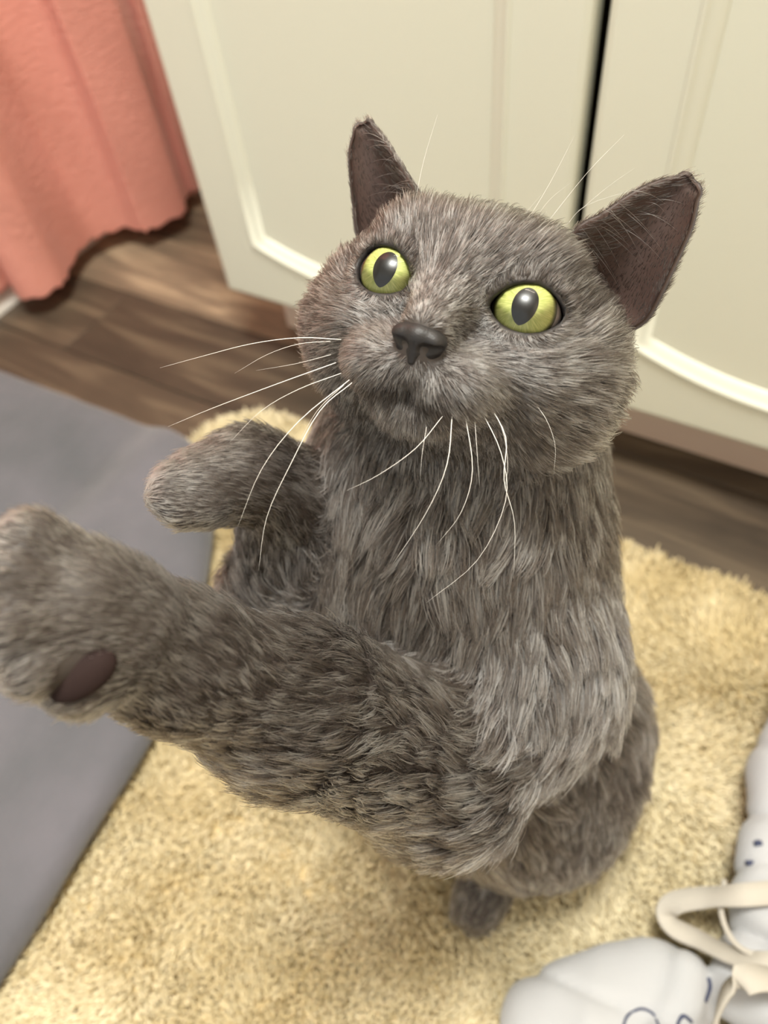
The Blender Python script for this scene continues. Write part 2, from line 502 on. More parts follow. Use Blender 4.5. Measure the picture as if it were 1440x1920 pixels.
def hair_mat(name, root, tip, rough=.9):
    m = bpy.data.materials.new(name); m.use_nodes = True
    nt = m.node_tree; b = nt.nodes['Principled BSDF']; b.inputs['Roughness'].default_value = rough
    b.inputs['Specular IOR Level'].default_value = .15
    hi = nt.nodes.new('ShaderNodeHairInfo'); a = nt.nodes.new('ShaderNodeAttribute'); a.attribute_name = 'tint'
    r = nt.nodes.new('ShaderNodeMix'); r.data_type = 'RGBA'
    r.inputs['A'].default_value = root; r.inputs['B'].default_value = tip
    nt.links.new(a.outputs['Fac'], r.inputs['Factor']); nt.links.new(r.outputs['Result'], b.inputs['Base Color'])
    return m
def rug_pile():
    N = 210000
    p = rng.random((N, 2)) * [RX1 - RX0 - .004, RY1 - RY0 - .004] + [RX0 + .002, RY0 + .002]
    r = .07
    q = np.maximum(np.abs(p - [(RX0 + RX1) / 2, (RY0 + RY1) / 2]) - [(RX1 - RX0) / 2 - r, (RY1 - RY0) / 2 - r], 0)
    p = p[np.linalg.norm(q, axis=1) < r - .003]; N = len(p)
    p3 = np.c_[p, np.full(N, .009)]
    lean = np.c_[sines(p3, (40, 90), 1), sines(p3, (40, 90), 2)] * .9 + rng.normal(size=(N, 2)) * .45
    L = .0105 * (1 + .25 * sines(p3, (60, 150), 3) + .15 * rng.normal(size=N))
    d = np.c_[lean, np.full(N, 1.1)]; d /= np.linalg.norm(d, axis=1)[:, None]
    mid = p3 + d * (L * .5)[:, None] * [.7, .7, 1.1]
    tip = p3 + d * L[:, None]
    pos = np.stack([p3, mid, tip], 1)
    rad = np.tile(np.array([.00075, .0007, .0004]), (N, 1))
    tint = np.clip(.5 + .15 * rng.normal(size=N) + .32 * sines(p3, (50, 110), 5) + .25 * sines(p3, (14, 25), 6), 0, 1)
    return pos, rad, tint
pp, pr, pt = rug_pile()
hair_object('pile', pp, pr, hair_mat('tan_pile', srgb(220, 201, 156), srgb(247, 235, 203)), rug, pt, kind='stuff')

# ------------------------------------------------------------------ grey mat lying over the rug's corner
def grey_mat():
    ed = [(-0.262, -0.42), (-0.272, -0.26), (-0.281, -0.105), (-.290, -.01), (-0.300, 0.074), (-.322, .14), (-0.352, 0.205), (-.385, .255), (-0.425, 0.298), (-.455, .322), (-0.50, 0.333), (-.56, .335), (-.66, .332), (-.79, .330)]
    c = np.array(catmull([(x, y, 0) for x, y in ed], 7))[:, :2]
    n = len(c)
    tan = np.gradient(c, axis=0); tan /= np.linalg.norm(tan, axis=1)[:, None]
    nor = np.c_[-tan[:, 1], tan[:, 0]]           # pointing to the inside (left of travel)
    centre = np.array([-0.62, -0.15])
    V = []; F = []
    prof = [(.006, .0), (0.0, .006), (0.0005, .012), (.004, .0185), (.010, .0225), (.020, .0245)]
    inner = 16
    for i in range(n):
        for ins, z in prof:
            q = c[i] + nor[i] * ins; V.append((q[0], q[1], z))
        base = c[i] + nor[i] * .020
        for k in range(1, inner + 1):
            q = base + (centre - base) * (k / inner) * .97
            V.append((q[0], q[1], .0245))
    m = len(prof) + inner
    V = np.array(V)
    under = (V[:, 0] > RX0) & (V[:, 1] < RY1)
    s = np.clip((V[:, 0] - (RX0 - .06)) / .06, 0, 1); s = s * s * (3 - 2 * s)
    V[:, 2] = V[:, 2] * (1 - .0) + s * .017 * 1.0 
    w = np.clip(V[:, 2] / .02, 0, 1)
    V[:, 2] += w * (.0028 * sines(V, (22, 45), 11) + .0010 * sines(V, (110, 190), 12))
    for i in range(n - 1):
        for k in range(m - 1):
            F.append((i * m + k, (i + 1) * m + k, (i + 1) * m + k + 1, i * m + k + 1))
    me = mesh_from('grey_mat', V, F); fix_normals(me); return me
gm = material('grey_fleece', srgb(88, 89, 93), .95, .1, noise=(9, srgb(106, 104, 110), (1, 1, 1), 4), bump=(170, .5, .0015), sheen=.4)
link('fleece_mat', grey_mat(), gm, label='grey fleece mat overlapping the tan rug at the left', category='mat')

# ------------------------------------------------------------------ white cloth bag, lower right
white = material('white_cotton', srgb(178, 178, 180), .85, .2, bump=(500, .25, .0006), sheen=.2)
cream_strap = material('cream_cotton_tape', srgb(184, 177, 166), .85, .2, bump=(900, .3, .0004))
ink = material('blue_ink', srgb(60, 66, 92), .8)
bag = link('cloth_bag', None, label='crumpled white cloth bag with cream straps at the lower right', category='bag')
bag.location = (.12, .12, .018)
BI = Matrix.Translation((-.12, -.12, -.018))
def bpart(name, me, mat, parent=bag):
    o = link(name, me, mat, parent)
    if parent is bag: o.matrix_parent_inverse = BI
    return o
def bag_fn(p):
    d = sd_cone(p * [1, 1, 1.7], np.array((0.0406, 0.0518, 0.0300)) * [1, 1, 1.7], np.array((0.0758, 0.0874, 0.0350)) * [1, 1, 1.7], .036, .036)
    def add(d, a, b, ra, rb, k, sq=1.0):
        return smin(d, sd_cone(p * [1, 1, sq], np.array(a) * [1, 1, sq], np.array(b) * [1, 1, sq], ra, rb), k)
    d = add(d, (0.0192, 0.0458, 0.0240), (0.0485, 0.0520, 0.0300), .012, .03, .02)
    d = add(d, (0.0853, 0.1095, 0.0450), (0.0847, 0.0719, 0.0450), .014, .020, .003)
    d = add(d, (0.1125, 0.1677, 0.0500), (0.1092, 0.1142, 0.0450), .016, .018, .004)
    d = add(d, (0.1044, 0.2530, 0.0500), (0.1081, 0.1610, 0.0550), .018, .017, .006)
    d = add(d, (0.1098, 0.3164, 0.0550), (0.1044, 0.2530, 0.0500), .024, .018, .02)
    d = add(d, (0.1203, 0.2385, 0.0500), (0.1361, 0.1465, 0.0500), .024, .028, .008)
    d = add(d, (0.1305, 0.1147, 0.0450), (0.1680, 0.1219, 0.0500), .028, .032, .008)
    d = smin(d, sd_ell(p, (.225, .12, .022), (.095, .17, .024)), .006)
    rg = np.abs(sines(p * [1, 1, .4], (45, 80), 22)); d = d + .0012 * sines(p, (110, 190), 21) + .0042 * np.exp(-rg * 8) + .0025 * sines(p, (30,), 23)
    return np.maximum(d, .0185 - p[:, 2])
bv, bf = surface_nets(bag_fn, (-.02, -.12, .005), (.34, .40, .15), .003, 4, 1)
bpart('bag_body', mesh_from('bag_body', bv, bf), white)
def strap(name, pts, width, per=8, upv=None):
    c = catmull(pts, per); n = len(c)
    ups = [(0, 0, 1)] * n if upv is None else [tuple(np.array(upv[0]) * (1 - i / (n - 1)) + np.array(upv[1]) * i / (n - 1)) for i in range(n)]
    return bpart(name, ribbon_mesh(name, c, ups, width, .0022), cream_strap)
strap('strap', [(0.1148, 0.1694, 0.0750), (0.0954, 0.1562, 0.0780), (0.0791, 0.1490, 0.0620), (0.0674, 0.1417, 0.0520), (0.0645, 0.1347, 0.0460), (0.0705, 0.1296, 0.0460), (0.0842, 0.1287, 0.0520), (0.0990, 0.1264, 0.0660), (0.1121, 0.1275, 0.0780), (0.1287, 0.1354, 0.0800)], .0125, upv=((.3, .25, 1), (.2, .3, 1)))
strap('strap', [(0.1017, 0.0805, 0.0700), (0.0961, 0.0921, 0.0850), (0.0954, 0.1023, 0.0980), (0.1009, 0.1100, 0.1040), (0.1120, 0.1167, 0.1000), (0.1280, 0.1228, 0.0900)], .014, upv=((1, .2, .5), (.2, .8, .5)))
strap('strap', [(0.0867, 0.1639, 0.0620), (0.0889, 0.1450, 0.0660), (0.0978, 0.1325, 0.0700), (0.1097, 0.1312, 0.0740), (0.1228, 0.1409, 0.0780)], .0028)
def mark(pts, r):
    c = catmull(pts, 6) if len(pts) > 2 else [np.array(q) for q in pts]
    V = np.array(c)
    V[:, 2] = .13
    for _ in range(40):                                  # settle the print on top of the cloth
        V[:, 2] = np.maximum(V[:, 2] - np.clip(bag_fn(V) - .0002, -.004, .01) * .7, .021)
    bpart('print_mark', tube_mesh('print_mark', V, [r] * len(V), 6), ink)
mark([(0.0973, 0.1926, 0.0600), (0.0984, 0.1904, 0.0600)], .0026)
mark([(0.0964, 0.1811, 0.0600), (0.0975, 0.1790, 0.0600)], .0026)
mark([(0.0601, 0.0667, 0.0600), (0.0608, 0.0732, 0.0600), (0.0660, 0.0798, 0.0600), (0.0725, 0.0806, 0.0600), (0.0763, 0.0759, 0.0600)], .0007)
mark([(0.0941, 0.1127, 0.0600), (0.0962, 0.1081, 0.0600), (0.0954, 0.1006, 0.0600)], .0012)
mark([(0.0845, 0.0792, 0.0600), (0.0856, 0.0867, 0.0600), (0.0912, 0.0871, 0.0600)], .0009)

# ------------------------------------------------------------------ the cat
HA = np.array([[0.99502, -0.01177, 0.09896], [0.07634, 0.7283, -0.68099], [-0.06405, 0.68515, 0.72558]])
HP = np.array([-0.08758, 0.17956, 0.40296])
def hl(p): return (p - HP) @ HA * 1000.0                 # world -> head-local millimetres
def hw(p): return np.asarray(p, float) / 1000.0 @ HA.T + HP

EYES = []
for s in (-1, 1):
    c = np.array([s * 21.0, 3.9, 20.6])
    ax = np.array([s * .20, .10, 1.0]); ax /= np.linalg.norm(ax)
    hx = np.array([1.0, s * .10, -ax[0]]); hx -= ax * (hx @ ax); hx /= np.linalg.norm(hx)
    hy = np.cross(ax, hx)
    EYES.append((s, c, np.stack([hx, hy, ax], 1)))
ER = 11.3
def almond(q, s):
    """2-D signed distance-ish to the lid opening, eye-local millimetres; inner corner lower"""
    a = q[:, 0] * s; b = q[:, 1] - .04 * a
    up = np.hypot(a, b + 4.7) - 11.8
    dn = np.hypot(a, b - 5.3) - 12.1
    return np.maximum(up, dn)

def head_fn(p):
    q = hl(p); s = np.array([[-1.0, 1, 1]]); ax = np.abs(q) * [1, 0, 0] + q * [0, 1, 1]   # mirrored
    d = sd_ell(q, (0, 5.5, -4), (38, 26, 33))
    d = smin(d, sd_ell(ax, (27.5, -11, 1), (25, 24.5, 25)), 16)
    d = smin(d, sd_ell(ax, (15, 17, 16), (15, 11, 11)), 10)
    d = smin(d, sd_cone(q, (0, 14, 20), (0, -9, 41.5), 10.5, 7.4), 12)
    d = smin(d, sd_ell(ax, (21, -14, 19), (15, 12, 14)), 10)
    d = smin(d, sd_ell(q, (0, -26, 14), (21, 13, 22)), 10)
    d = smin(d, sd_ell(ax, (10.5, -21.5, 34.0), (13.0, 9.4, 12)), 7)
    d = smin(d, sd_ell(q, (0, -32.0, 28.5), (12.0, 7.2, 9.5)), 3.4)
    d = smin(d, sd_cone(q, (0, -14, 44), (0, -21, 43), 4.5, 3.0), 3)
    for sgn, c, R in EYES:
        d = smin(d, np.linalg.norm(q - c, axis=1) - 12.6, 5)
    for sgn, c, R in EYES:
        e = (q - c) @ R
        carve = np.maximum(almond(e, sgn), 1.0 - e[:, 2])
        d = -smin(-d, carve, 1.2)
    return d / 1000.0

# (a, b, ra, rb, blend, fur length, name)   round cones of trunk and limbs
LIMBS = [
    ((-0.0967, 0.2035, 0.3712), (-0.0937, 0.1790, 0.3201), .040, .050, .030, .013),
    ((-0.0937, 0.1790, 0.3201), (-0.0884, 0.1600, 0.2763), .050, .0545, .030, .016),
    ((-0.0884, 0.1600, 0.2763), (-0.0733, 0.1508, 0.2165), .0545, .050, .040, .018),
    ((-0.0733, 0.1508, 0.2165), (-0.0498, 0.1595, 0.1245), .050, .058, .040, .016),
    ((-0.0498, 0.1595, 0.1245), (-0.0388, 0.1595, 0.0838), .058, .058, .040, .018),
    # haunches and hind legs
    ((-0.0322, 0.1840, 0.1317), (-0.0264, 0.1472, 0.1059), .044, .036, .030, .015),
    ((-0.0264, 0.1472, 0.1059), (-0.0352, 0.1240, 0.0762), .034, .022, .020, .012),
    ((-0.0324, 0.1279, 0.0558), (-0.0363, 0.0939, 0.0336), .017, .0135, .014, .006),
    ((-0.0363, 0.0939, 0.0336), (-0.0372, 0.0859, 0.0277), .0145, .0140, .012, .005),
    ((-0.0863, 0.1479, 0.1152), (-0.0872, 0.1151, 0.1140), .046, .036, .030, .015),
    ((-0.0882, 0.1164, 0.1089), (-0.0887, 0.1065, 0.0737), .024, .018, .020, .010),
    # near arm: shoulder, upper arm, forearm, wrist
    ((-0.0644, 0.1651, 0.2683), (-0.0497, 0.1384, 0.2663), .040, .043, .018, .016),
    ((-0.0497, 0.1384, 0.2663), (-0.0530, 0.0899, 0.2665), .041, .032, .014, .016),
    ((-0.0575, 0.0853, 0.2720), (-0.0885, 0.0595, 0.3389), .0315, .0235, .014, .012),
    ((-0.0885, 0.0595, 0.3389), (-0.1053, 0.0425, 0.3881), .0235, .0155, .012, .009),
    ((-0.1053, 0.0425, 0.3881), (-0.1097, 0.0356, 0.4100), .0155, .0140, .010, .007),
    # far arm
    ((-0.1289, 0.1454, 0.2861), (-0.1460, 0.1181, 0.2768), .034, .025, .020, .016),
    ((-0.1460, 0.1181, 0.2768), (-0.1428, 0.1302, 0.3376), .023, .0155, .014, .010),
    ((-0.1421, 0.1300, 0.3397), (-0.1498, 0.1232, 0.3543), .0155, .0150, .010, .007),
    ((-0.1498, 0.1232, 0.3543), (-0.1564, 0.1072, 0.3613), .0150, .0140, .010, .006),
]
PAWS = [  # near paw: palm then toes; far toes; hind toes
    ((-0.1097, 0.0362, 0.4142), (-0.1126, 0.0348, 0.4235), .0145, .0140, .008, .004),
    ((-0.1089, 0.0305, 0.4165), (-0.1055, 0.0228, 0.4152), .0120, .0090, .006, .0035),
    ((-0.1142, 0.0390, 0.4307), (-0.1201, 0.0372, 0.4387), .0068, .0066, .0016, .003),
    ((-0.1116, 0.0334, 0.4298), (-0.1180, 0.0288, 0.4375), .0070, .0068, .0016, .003),
    ((-0.1087, 0.0287, 0.4268), (-0.1132, 0.0221, 0.4336), .0070, .0068, .0016, .003),
    ((-0.1062, 0.0250, 0.4220), (-0.1076, 0.0178, 0.4257), .0066, .0064, .0016, .003),
    ((-0.1551, 0.1070, 0.3643), (-0.1604, 0.0995, 0.3697), .0078, .0072, .003, .004),
    ((-0.1527, 0.1035, 0.3635), (-0.1587, 0.0945, 0.3683), .0078, .0072, .003, .004),
    ((-0.1497, 0.1018, 0.3611), (-0.1542, 0.0940, 0.3646), .0075, .0068, .003, .004),
    ((-0.0360, 0.0894, 0.0307), (-0.0432, 0.0779, 0.0230), .0075, .0068, .003, .003),
    ((-0.0354, 0.0882, 0.0296), (-0.0350, 0.0766, 0.0170), .0075, .0068, .003, .003),
    ((-0.0341, 0.0894, 0.0273), (-0.0276, 0.0817, 0.0155), .0073, .0065, .003, .003),
]
TAIL = [(.000, .222, .040), (-.02, .262, .036), (-.06, .286, .036), (-.105, .290, .034), (-.14, .275, .032)]
TAILP = [(TAIL[i], TAIL[i + 1], .020 - .002 * i, .018 - .002 * i, .012, .012) for i in range(len(TAIL) - 1)]
ALL = LIMBS + PAWS + TAILP
def body_fn(p):
    d = head_fn(p)
    for a, b, ra, rb, k, L in ALL:
        d = smin(d, sd_cone(p, a, b, ra, rb), k)
    return np.maximum(d, .013 - p[:, 2])
def cat_fn(p):
    d = body_fn(p)
    q = hl(p)
    near = (np.abs(q) < 70).all(1)
    if near.any():
        # keep the lid openings clear of neck and cheek blending
        qq = q[near]; dd = d[near]
        for sgn, c, R in EYES:
            e = (qq - c) @ R
            carve = np.maximum(almond(e, sgn), 1.0 - e[:, 2]) / 1000
            dd = np.maximum(dd, -carve)
        d = d.copy(); d[near] = dd
    return d
CV, CF = surface_nets(cat_fn, (-.20, -.02, .0), (.08, .33, .48), .0016, 4, 2)
n_body = len(CV)

# ears: curved thin shells, head-local millimetres
EAR = {-1: ([(-27.4, 33.9, 5), (-33.6, 39.2, 3), (-41.0, 45.4, 1), (-48.5, 51.3, -1), (-52.7, 53.9, -2)], [(-51.1, 19.7, -10), (-54.3, 27.8, -8), (-57.5, 37.2, -5), (-59.2, 44.2, -3), (-59.0, 50.1, -2)]),
       1: ([(25.3, 35.2, 5), (30.6, 41.0, 3), (36.2, 48.4, 1), (42.2, 54.2, -1), (47.8, 57.3, -2)], [(50.8, 13.6, -10), (53.6, 18.6, -8), (55.1, 29.3, -5), (56.4, 43.6, -3), (55.4, 52.2, -2)])}
ear_parts = []
def build_ear(s):
    inn, out = EAR[s]
    inn = [np.array(inn[0]) * [.88, .80, 1] + [0, 0, -4]] + [np.array(x, float) for x in inn]
    out = [np.array(out[0]) * [.86, .6, 1] + [0, 0, -2]] + [np.array(x, float) for x in out]
    ci = np.array(catmull(inn, 6)); co_ = np.array(catmull(out, 6))
    nv = len(ci); nu = 19
    rows = []
    tipc = (ci[-1] + co_[-1]) / 2
    for j in range(nv):
        a, b_ = ci[j], co_[j]; w = np.linalg.norm(b_ - a); v = j / (nv - 1)
        r = []
        for i in range(nu):
            u = i / (nu - 1)
            p = a + (b_ - a) * u
            bow = math.sin(math.pi * u) ** .8
            p = p + np.array([0, 0, -1.0]) * bow * w * (.52 - .25 * v)
            r.append(p)
        rows.append(r)
    # rounded tip: a few shrinking rows
    d = tipc - (ci[-4] + co_[-4]) / 2; d /= np.linalg.norm(d)
    for k, (sc, ad) in enumerate(((.98, .7), (.90, 1.5), (.70, 2.1), (.38, 2.5))):
        rows.append([tipc + (p - tipc) * sc + d * ad for p in rows[nv - 1]])
    G = np.array(rows); nv = len(G)
    du = np.gradient(G, axis=1); dv = np.gradient(G, axis=0)
    N = np.cross(du, dv); N /= np.maximum(np.linalg.norm(N, axis=2), 1e-6)[:, :, None]
    if N[nv // 2, nu // 2, 2] < 0: N = -N
    front = (G + N * .7).reshape(-1, 3); back = (G - N * .7).reshape(-1, 3)
    V = np.concatenate([front, back]); m = nv * nu; Fq = []
    for j in range(nv - 1):
        for i in range(nu - 1):
            a, b_, c, d_ = j * nu + i, j * nu + i + 1, (j + 1) * nu + i + 1, (j + 1) * nu + i
            Fq.append((a, b_, c, d_)); Fq.append((m + d_, m + c, m + b_, m + a))
        for i in (0, nu - 1):
            a, d_ = j * nu + i, (j + 1) * nu + i; Fq.append((a, d_, m + d_, m + a))
    for i in range(nu - 1):
        a, b_ = (nv - 1) * nu + i, (nv - 1) * nu + i + 1; Fq.append((b_, a, m + a, m + b_))
    Fq = np.array(Fq)
    # orient outward: front faces should agree with +N
    t = Fq[0]; fnm = np.cross(V[t[1]] - V[t[0]], V[t[2]] - V[t[0]])
    if fnm @ N[0, 0] < 0: Fq = Fq[:, ::-1]
    U = np.tile(np.linspace(0, 1, nu), nv); W = np.repeat(np.linspace(0, 1, nv), nu)
    kind = np.r_[np.ones(m), np.full(m, 2)]
    return hw(V), Fq, kind, np.r_[U, U], np.r_[W, W], hw(G.reshape(-1, 3)).reshape(nv, nu, 3)
Vs = [CV]; Fs = [CF]; kinds = [np.zeros(n_body)]; EU = [np.zeros(n_body)]; EW = [np.zeros(n_body)]; earG = {}
off = n_body
for s in (-1, 1):
    v, fq, kd, u, w, g = build_ear(s)
    Vs.append(v); Fs.append(fq + off); kinds.append(kd); EU.append(u); EW.append(w); earG[s] = g; off += len(v)
V = np.concatenate(Vs); Q = np.concatenate(Fs); kind = np.concatenate(kinds); EU = np.concatenate(EU); EW = np.concatenate(EW)

# skin colour per vertex: slate skin, black lid rims, mauve ear lining, mauve pads
q = hl(V)
skin = np.tile(np.array(srgb(58, 51, 47)), (len(V), 1))
for sgn, c, R in EYES:
    e = (q - c) @ R
    rim = (almond(e, sgn) < 0.9) & (e[:, 2] > 0) & (np.linalg.norm(q - c, axis=1) < 17)
    skin[rim] = srgb(26, 22, 21)
skin[kind == 1] = srgb(68, 50, 44)
mouth = (np.abs(q[:, 1] + 27.5) < 1.2) & (q[:, 2] > 24) & (np.abs(q[:, 0]) < 12)
skin[mouth] = srgb(45, 34, 32)
me = mesh_from('body', V, Q)
ca = me.color_attributes.new('skin', 'FLOAT_COLOR', 'POINT')
ca.data.foreach_set('color', skin.astype(np.float32).ravel())
skin_mat = bpy.data.materials.new('slate_skin'); skin_mat.use_nodes = True
nt = skin_mat.node_tree; a = nt.nodes.new('ShaderNodeAttribute'); a.attribute_name = 'skin'
nt.links.new(a.outputs['Color'], nt.nodes['Principled BSDF'].inputs['Base Color'])
nt.nodes['Principled BSDF'].inputs['Roughness'].default_value = .6
cat = link('cat', None, label='grey short-haired cat sitting up with both front paws raised', category='cat')
CATO = (-0.02, 0.17, 0.013)
cat.location = CATO
CI = Matrix.Translation(tuple(-c for c in CATO))
def catpart(o):
    o.parent = cat; o.matrix_parent_inverse = CI; return o
body = catpart(link('body', me, skin_mat))

# eyes ---------------------------------------------------------------------
def cap_mesh(name, c, R, rad, ang, fn=None, rings=10, segs=48, outline=None):
    Vv = [c + R @ np.array([0, 0, rad])]; Ff = []
    for k in range(1, rings + 1):
        for i in range(segs):
            th = 2 * math.pi * i / segs
            r_ = ang * k / rings
            if outline is not None:
                ox, oy = outline(th); ox *= k / rings; oy *= k / rings
                z = math.sqrt(max(rad * rad - ox * ox - oy * oy, 0)); p = np.array([ox, oy, z])
            else:
                p = rad * np.array([math.sin(r_) * math.cos(th), math.sin(r_) * math.sin(th), math.cos(r_)])
                if fn: p = fn(p, r_)
            Vv.append(c + R @ p)
    for i in range(segs): Ff.append((0, 1 + i, 1 + (i + 1) % segs))
    for k in range(rings - 1):
        for i in range(segs):
            a_, b_ = 1 + k * segs + i, 1 + k * segs + (i + 1) % segs
            Ff.append((a_, a_ + segs, b_ + segs, b_))
    return mesh_from(name, hw(np.array(Vv)), Ff)
def iris_material():
    m = bpy.data.materials.new('yellow_green_iris'); m.use_nodes = True
    nt = m.node_tree; b = nt.nodes['Principled BSDF']; b.inputs['Roughness'].default_value = .45
    tc = nt.nodes.new('ShaderNodeTexCoord')
    at = nt.nodes.new('ShaderNodeAttribute'); at.attribute_name = 'polar'      # r, angle
    sep = nt.nodes.new('ShaderNodeSeparateXYZ'); nt.links.new(at.outputs['Vector'], sep.inputs[0])
    cmb = nt.nodes.new('ShaderNodeCombineXYZ')
    mu = nt.nodes.new('ShaderNodeMath'); mu.operation = 'MULTIPLY'; mu.inputs[1].default_value = 2.0
    nt.links.new(sep.outputs[0], mu.inputs[0]); nt.links.new(mu.outputs[0], cmb.inputs[0])
    mv = nt.nodes.new('ShaderNodeMath'); mv.operation = 'MULTIPLY'; mv.inputs[1].default_value = 9.0
    nt.links.new(sep.outputs[1], mv.inputs[0]); nt.links.new(mv.outputs[0], cmb.inputs[1])
    n = nt.nodes.new('ShaderNodeTexNoise'); n.inputs['Scale'].default_value = 1.6; n.inputs['Detail'].default_value = 5
    nt.links.new(cmb.outputs[0], n.inputs['Vector'])
    ramp = nt.nodes.new('ShaderNodeValToRGB'); e = ramp.color_ramp.elements
    e[0].position = .3; e[0].color = srgb(160, 172, 92); e[1].position = .7; e[1].color = srgb(214, 216, 146)
    nt.links.new(n.outputs['Fac'], ramp.inputs[0])
    rr = nt.nodes.new('ShaderNodeValToRGB'); e = rr.color_ramp.elements
    e[0].position = 0.0; e[0].color = (1, 1, 1, 1); e[1].position = 1.0; e[1].color = srgb(18, 16, 14)
    k = e.new(.82); k.color = srgb(235, 232, 220)
    k = e.new(.92); k.color = srgb(110, 104, 80)
    nt.links.new(sep.outputs[0], rr.inputs[0])
    mx = nt.nodes.new('ShaderNodeMix'); mx.data_type = 'RGBA'; mx.blend_type = 'MULTIPLY'; mx.inputs['Factor'].default_value = 1
    nt.links.new(ramp.outputs[0], mx.inputs['A']); nt.links.new(rr.outputs[0], mx.inputs['B'])
    nt.links.new(mx.outputs['Result'], b.inputs['Base Color'])
    return m
iris_mat = iris_material()
sclera = material('dark_sclera', srgb(150, 140, 138), .25)
pupil_mat = material('pupil_black', srgb(12, 13, 16), .3)
cornea_mat = bpy.data.materials.new('clear_cornea'); cornea_mat.use_nodes = True
nt = cornea_mat.node_tree; nt.nodes.remove(nt.nodes['Principled BSDF'])
tr = nt.nodes.new('ShaderNodeBsdfTransparent'); gl = nt.nodes.new('ShaderNodeBsdfGlossy'); gl.inputs['Roughness'].default_value = .02
fr = nt.nodes.new('ShaderNodeFresnel'); fr.inputs['IOR'].default_value = 1.34
mx = nt.nodes.new('ShaderNodeMixShader')
nt.links.new(fr.outputs[0], mx.inputs[0]); nt.links.new(tr.outputs[0], mx.inputs[1]); nt.links.new(gl.outputs[0], mx.inputs[2])
nt.links.new(mx.outputs[0], nt.nodes['Material Output'].inputs[0])
for sgn, c, R in EYES:
    gz = np.array([.10, .12, 1.0]) if sgn > 0 else np.array([-.02, .12, 1.0])     # gaze in head space
    gz /= np.linalg.norm(gz); hx = np.array([1.0, 0, 0]); hx -= gz * (hx @ gz); hx /= np.linalg.norm(hx)
    G = np.stack([hx, np.cross(gz, hx), gz], 1)
    eye = catpart(link('eye', cap_mesh('eye', c, G, 11.0, math.pi * .98, rings=20), sclera))
    IA = .95
    im = cap_mesh('iris', c, G, 11.15, IA, rings=14, segs=64)
    pol = np.zeros((len(im.vertices), 3), np.float32)
    for k in range(1, 15):
        for i in range(64): pol[1 + (k - 1) * 64 + i] = (k / 14, math.sin(2 * math.pi * i / 64 * 3) * .0 + abs(i - 32) / 32 * 3.0, 0)
    aa = im.attributes.new('polar', 'FLOAT_VECTOR', 'POINT'); aa.data.foreach_set('vector', pol.ravel())
    for nm, me_, mt in (('iris', im, iris_mat),
                        ('pupil', cap_mesh('pupil', c, G, 11.20, 0, outline=lambda th: (3.6 * math.copysign(abs(math.cos(th)) ** (1.0 if math.sin(th) > 0 else 1.25), math.cos(th)), (5.0 if math.sin(th) > 0 else 5.9) * math.sin(th) + .5)), pupil_mat),
                        ('cornea', cap_mesh('cornea', c, G, 11.40, 1.25, rings=16), cornea_mat)):
        o = link(nm, me_, mt, eye)
# nose leather --------------------------------------------------------------
def nose_fn(q):
    ax = np.abs(q) * [1, 0, 0] + q * [0, 1, 1]
    d = sd_ell(q, (0, -11.6, 46.0), (7.0, 3.7, 4.2))
    d = smin(d, sd_ell(ax, (5.0, -12.3, 45.8), (3.0, 2.7, 3.5)), 1.6)
    d = smin(d, sd_ell(q, (0, -15.0, 43.6), (6.6, 3.2, 4.0)), 1.5)
    d = smin(d, sd_cone(q, (0, -12, 47.4), (0, -18.4, 46.0), 2.9, 1.4), 1.6)
    nos = sd_cone(ax, (3.5, -15.4, 49.2), (7.4, -13.9, 47.2), 2.0, 1.2)
    d = -smin(-d, nos, .6)
    groove = sd_cone(q, (0, -14.5, 50.2), (0, -19, 48.0), .3, .3)
    return -smin(-d, groove, .6)
nv_, nf_ = surface_nets(nose_fn, (-11, -22, 38), (11, -6, 53), .45, 4, 1)
catpart(link('nose', mesh_from('nose', hw(nv_), nf_), material('charcoal_nose', srgb(29, 26, 26), .5, .5, bump=(1600, .35, .0003))))

# paw pads -------------------------------------------------------------------
pad_mat = material('mauve_pad', srgb(40, 28, 26), .8, .15)
def pad(c, along, nrm, r):
    c = np.array(c); a = np.array(along) - c; la = np.linalg.norm(a); a /= la
    n = np.array(nrm) - c; n -= a * (n @ a); n /= np.linalg.norm(n); b_ = np.cross(n, a); R = np.stack([a, b_, n], 1)
    vv, ff = [], []
    nu, nvv = 18, 10
    for j in range(nvv + 1):
        th = math.pi * j / nvv
        for i in range(nu):
            ph = 2 * math.pi * i / nu
            vv.append(c + R @ (np.array([math.sin(th) * math.cos(ph) * r[0], math.sin(th) * math.sin(ph) * r[1], math.cos(th) * r[2]])))
    for j in range(nvv):
        for i in range(nu):
            i2 = (i + 1) % nu; ff.append((j * nu + i, j * nu + i2, (j + 1) * nu + i2, (j + 1) * nu + i))
    return mesh_from('paw_pad', vv, ff)
PADS = [((-0.0997, 0.0217, 0.4222), (-0.0965, 0.0278, 0.4230), (-0.0850, 0.0175, 0.4455), (.0078, .0044, .0026))]
for c_, a_, n_, r_ in PADS: catpart(link('paw_pad', pad(c_, a_, n_, r_), pad_mat, label='mauve palm pad'))

